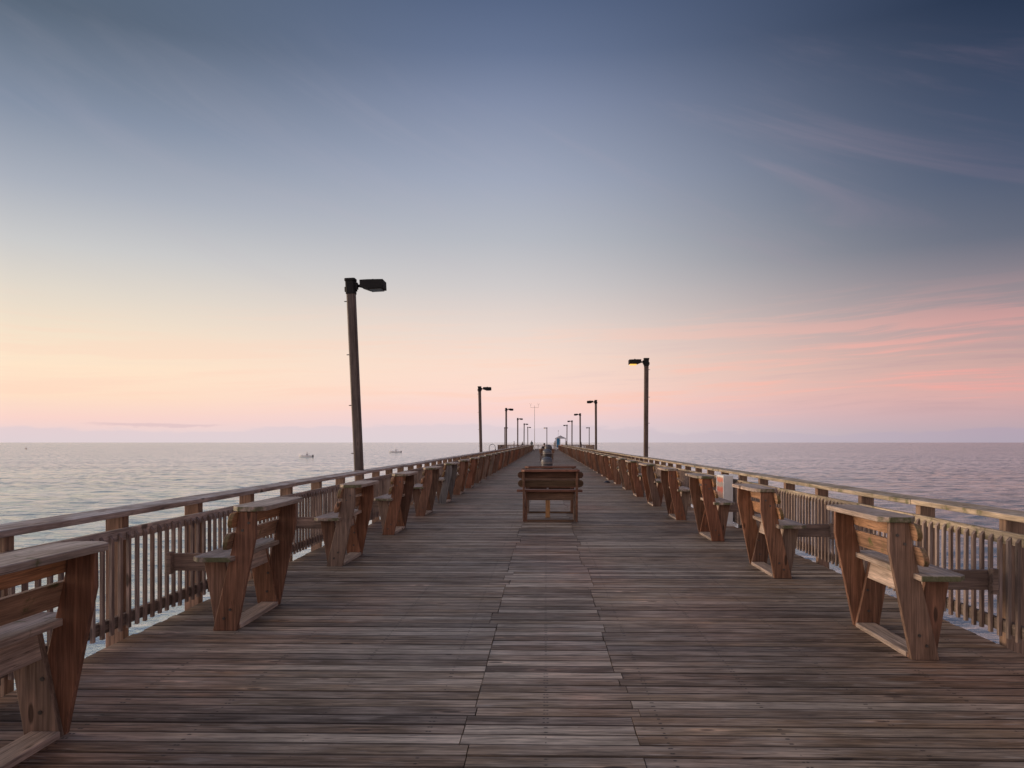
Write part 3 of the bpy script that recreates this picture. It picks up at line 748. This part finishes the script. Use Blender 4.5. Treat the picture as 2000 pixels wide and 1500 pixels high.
# ------------------------------------------------------------------ white box by the right railing
wb = empty('disposal_box', (3.29, 13.9, 0), label='white upright box with red printed picture against the right railing between benches', cat='box')
put('body', MB().box(-.085,.075,-.02,.55,.03,.90), M_white, wb, .005)
put('foot', MB().box(-.12,.13,-.10,.04,0,.045), M_white, wb, .003)
def picture():
    m = bpy.data.materials.new('printed_picture'); m.use_nodes = True; t = NT(m.node_tree)
    b = t.n('ShaderNodeBsdfPrincipled'); o = t.n('ShaderNodeOutputMaterial'); t.l(b.outputs[0], o.inputs[0])
    tc = t.n('ShaderNodeTexCoord'); x, y, z = t.sep(tc.outputs['Object'])
    n = t.noise(tc.outputs['Object'], 9, 4)
    zz = t.m('ADD', z, t.m('MULTIPLY', t.m('SUBTRACT', n, .5), .12))
    c = t.ramp(t.mr(zz, .44, .86), [(0,(.42,.40,.38)),(.10,(.22,.17,.15)),(.36,(.38,.24,.22)),(.44,(.52,.15,.12)),(.56,(.5,.2,.17)),(.60,(.42,.36,.34)),(.78,(.36,.34,.34)),(.84,(.62,.20,.14)),(.95,(.60,.28,.22)),(1,(.6,.55,.52))])
    t.l(c, b.inputs['Base Color']); b.inputs['Roughness'].default_value = .35
    return m
put('picture_panel', MB().box(-.0925,-.0865,.02,.51,.42,.87), picture(), wb)
put('frame_edge', MB().box(-.096,-.0865,-.018,.012,.38,.899).box(-.096,-.0865,.518,.548,.38,.899), M_white, wb)
pp = empty('pipe', (3.27, 13.55, 0), label='dark thin upright pipe next to the white box', cat='pipe')
put('tube', MB().tube([(0.16,0,0),(0.16,0,.80)], .016, 8), M_dark, pp); put('bracket', MB().box(.12,.20,-.03,.03,.0,.05).box(.13,.19,-.022,.022,.45,.55), M_dark, pp)

# ------------------------------------------------------------------ small things
gn = empty('gooseneck_pipe', (-3.42, 47.6, 0), label='dark curved gooseneck pipe arching above the left railing', cat='pipe')
pts = [(-.09+0,0,.8)] + [(.1-.19*math.cos(a*math.pi/8)+0, 0, 1.18+.21*math.sin(a*math.pi/8)) for a in range(9)] + [(.29,0,1.08)]
put('arch', MB().tube(pts, .017, 8), M_dark, gn); put('spout', MB().tube([(.29,0,1.085),(.29,0,1.02)], .03, 8), M_dark, gn)
put('mount', MB().box(-.13,-.05,-.04,.04,.5,.86), M_dark, gn)
fr_ = empty('fishing_reel', (-3.36, 57.2, 0), label='small dark rod end with reel poking above the left railing', cat='fishing rod')
put('rod', MB().tube([(0,0,.25),(0,0,1.30)], .012, 6), M_dark, fr_); put('reel', MB().lathe([(.02,0),(.07,.02),(.075,.09),(.03,.13)], 12, (0.02,0,1.14)), M_dark, fr_)
rg = MB(); N = 14
vs = [(0,0,.075)]; fs = []
for rr, zz in ((.05,.065),(.09,.035),(.11,.002)):
    for i in range(N):
        a = 2*math.pi*i/N; q = 1+.3*math.sin(3*a)+random.uniform(-.12,.12)
        vs.append((rr*q*math.cos(a), rr*q*.7*math.sin(a), zz*random.uniform(.6,1.2)))
for i in range(N):
    fs.append((0,1+i,1+(i+1)%N))
    for k in range(2): fs.append((1+k*N+i,1+(k+1)*N+i,1+(k+1)*N+(i+1)%N,1+k*N+(i+1)%N))
fs.append(tuple(1+2*N+i for i in range(N)))
o = new_obj('rag', mesh('rag', vs, fs, simple('navy_cloth', (.03,.04,.07), .8), None, 0, True), None, None, (2.27, 28.6, 0.002))
tag(o, 'small crumpled dark blue rag lying on the deck by the right benches', 'rag')

# buoy
by = empty('buoy', (-618, 900, SEA), label='tiny red brown buoy floating far out on the left', cat='buoy')
put('float', MB().lathe([(.5,-.5),(1.0,0),(.9,.5),(.3,.7)], 14), simple('buoy_red', (.25,.06,.04), .5), by)
put('tower', MB().lathe([(.28,.7),(.16,1.9),(.3,2.0),(.1,2.4)], 8), simple('buoy_dark', (.12,.05,.04), .5), by)

# boats
def boat(loc, rz, L, label):
    o = empty('motor_boat', loc, rz, label, 'boat', 'motor boats at sea')
    k = L/7.5
    sec = [(-3.75,1.0,.75,-.25),(-2.0,1.2,.8,-.35),(0,1.25,.85,-.4),(2.0,1.0,.98,-.3),(3.2,.45,1.12,-.05),(3.8,.03,1.2,.3)]
    vs = []; fs = []
    for x, w, top, kl in sec:
        vs += [(x*k,-w*k,top*k),(x*k,-w*.8*k,.05*k),(x*k,0,kl*k),(x*k,w*.8*k,.05*k),(x*k,w*k,top*k)]
    for i in range(len(sec)-1):
        for j in range(4): a = i*5+j; fs.append((a,a+1,a+6,a+5))
        fs.append((i*5+4, i*5, i*5+5, i*5+9))
    fs.append((0,1,2,3,4))
    new_obj('hull', mesh('hull', vs, fs, simple('hull_grey', (.75,.76,.78), .4)), o)
    put('console', MB().box(-1.1*k,-.4*k,-.4*k,.4*k,.88*k,1.7*k), simple('console', (.55,.55,.57), .5), o, .03)
    tt = MB().tube([(-.9*k,-.5*k,.9*k),(-.5*k,-.5*k,2.6*k)], .06*k).tube([(-.9*k,.5*k,.9*k),(-.5*k,.5*k,2.6*k)], .06*k).tube([(-.5*k,0,2.6*k),(-2.2*k,0,1.5*k)], .05*k)
    put('frame', tt, simple('boat_frame', (.4,.4,.42), .5), o)
    put('outboard', MB().box(-4.3*k,-3.76*k,-.25*k,.25*k,-.1*k,1.15*k), simple('motor_grey', (.10,.11,.12), .5), o, .05)
    put('rub_rail', MB().box(-3.7*k,1.5*k,-1.27*k,-1.22*k,.70*k,.80*k), M_white, o)
boat(((594-1066)/1500*418, 418, SEA+.05), math.pi-.1, 7.8, 'grey motor boat with folded frame, nearer of the two boats left of centre')
boat(((770-1066)/1500*600, 600, SEA+.05), math.pi+.1, 9.2, 'flat grey motor boat farther out, right of the leaning lamp post')

# ------------------------------------------------------------------ people
M_skin = simple('skin', (.32,.19,.14), .6)
def cloth(c): return simple('cloth', c, .85)
def person(loc, rz, shirt, trousers, hair, label, sit=False, h=1.75, lean=0.0, wide=1.0):
    k = h/1.75
    J = {'pelvis':(0,0,.95),'waist':(0,.01,1.1),'chest':(0,lean*.6,1.32),'neck':(0,lean,1.50),'head0':(0,lean+.02,1.58),'head':(0,lean+.03,1.66),'crown':(0,lean+.02,1.72)}
    E = [('pelvis','waist'),('waist','chest'),('chest','neck'),('neck','head0'),('head0','head'),('head','crown')]
    rad = {'pelvis':(.16,.12),'waist':(.15,.11),'chest':(.18,.12),'neck':(.055,.055),'head0':(.06,.07),'head':(.078,.095),'crown':(.06,.075)}
    for s_, q in ((-1,'l'),(1,'r')):
        if sit:
            J.update({'hip'+q:(s_*.1,.02,.92),'knee'+q:(s_*.13,.45,.90),'ank'+q:(s_*.13,.43,.48),'toe'+q:(s_*.14,.60,.44)})
        else:
            J.update({'hip'+q:(s_*.1,0,.88),'knee'+q:(s_*.11,.03,.49),'ank'+q:(s_*.12,0,.09),'toe'+q:(s_*.13,.16,.04)})
        J.update({'sh'+q:(s_*.19,lean,1.43),'el'+q:(s_*.26,lean+.04,1.14),'wr'+q:(s_*.20,lean+.26,1.02),'ha'+q:(s_*.17,lean+.34,1.03)})
        rad.update({'hip'+q:(.095,.1),'knee'+q:(.065,.065),'ank'+q:(.045,.05),'toe'+q:(.045,.03),'sh'+q:(.07,.07),'el'+q:(.045,.045),'wr'+q:(.032,.032),'ha'+q:(.035,.02)})
        E += [('pelvis','hip'+q),('hip'+q,'knee'+q),('knee'+q,'ank'+q),('ank'+q,'toe'+q),('chest','sh'+q),('sh'+q,'el'+q),('el'+q,'wr'+q),('wr'+q,'ha'+q)]
    names = list(J)
    me = bpy.data.meshes.new('body'); me.from_pydata([tuple(c*k for c in J[n]) for n in names], [(names.index(a), names.index(b)) for a, b in E], [])
    ob = bpy.data.objects.new('body', me); COL.objects.link(ob)
    ob.modifiers.new('skin', 'SKIN'); sub = ob.modifiers.new('sub', 'SUBSURF'); sub.levels = 1; sub.render_levels = 1
    for i, n in enumerate(names):
        sv = me.skin_vertices[0].data[i]; sv.radius = (rad[n][0]*k*wide, rad[n][1]*k*wide); sv.use_root = (n == 'pelvis')
    dg = bpy.context.evaluated_depsgraph_get(); dg.update()
    m2 = bpy.data.meshes.new_from_object(ob.evaluated_get(dg)); bpy.data.objects.remove(ob)
    m2.name = 'body'; m2.materials.clear()
    for m in (M_skin, shirt, trousers, M_dark): m2.materials.append(m)
    for p in m2.polygons:
        z = p.center[2]/k; y_ = p.center[1]/k; x_ = abs(p.center[0]/k); p.use_smooth = True
        if z > 1.50: p.material_index = 0
        elif z > .98 and not (y_ > lean+.24 and x_ > .1): p.material_index = 1
        elif z > .98: p.material_index = 0
        elif z > (.5 if sit else .12): p.material_index = 2
        else: p.material_index = 3
    root = empty('person', loc, rz, label, 'person')
    if sit: root.location.z = loc[2] - (.86*k - .60)
    new_obj('body', m2, root)
    hr = MB().lathe([(.075*k,1.62*k),(.088*k,1.68*k),(.075*k,1.745*k),(.03*k,1.775*k)], 12, (0,(lean+.005)*k,0))
    put('hair', hr, hair, root, smooth=True)
H_dark = simple('dark_hair', (.02,.015,.012), .7); H_cap = simple('grey_cap', (.2,.2,.2), .8)
person((-2.92, 160.5, 0), R(25), cloth((.13,.16,.16)), cloth((.04,.035,.05)), H_dark, 'person in grey green jacket standing by the left railing near the white mast', h=1.84, wide=1.25, lean=.05)
person((1.88, 159.0, 0), R(-20), cloth((.45,.43,.42)), cloth((.32,.30,.28)), H_dark, 'person in pale shirt standing in mid deck left of the blue banner', h=1.80)
person((2.25, 159.6, 0), R(15), cloth((.02,.018,.022)), cloth((.02,.018,.02)), H_dark, 'person in black clothes standing just left of the blue banner', h=1.66)
person((4.25, 159.5, 0), R(-60), cloth((.05,.09,.07)), cloth((.05,.05,.06)), H_dark, 'person in dark green shirt right of the canopy by the last lamp post', h=1.72)
person((-6.8, 165, 0), R(100), cloth((.32,.29,.29)), cloth((.2,.18,.18)), H_cap, 'person in pale grey top behind the far left railing of the pier head', h=1.72)
person((-5.1, 163, 0), R(-100), cloth((.02,.02,.025)), cloth((.03,.03,.03)), H_dark, 'person in black jacket hunched behind the far left railing', h=1.62, wide=1.15, lean=.15)
person((7.6, 163, 0), R(80), cloth((.05,.045,.05)), cloth((.04,.04,.05)), H_dark, 'person in dark jacket behind the far right railing of the pier head', h=1.55, lean=.12, wide=1.1)
person((-.12, 62.1, 0), R(0), cloth((.03,.025,.03)), cloth((.03,.03,.04)), H_dark, 'person in dark clothes seated on the far middle bench behind the trash cans', sit=True, h=1.62)
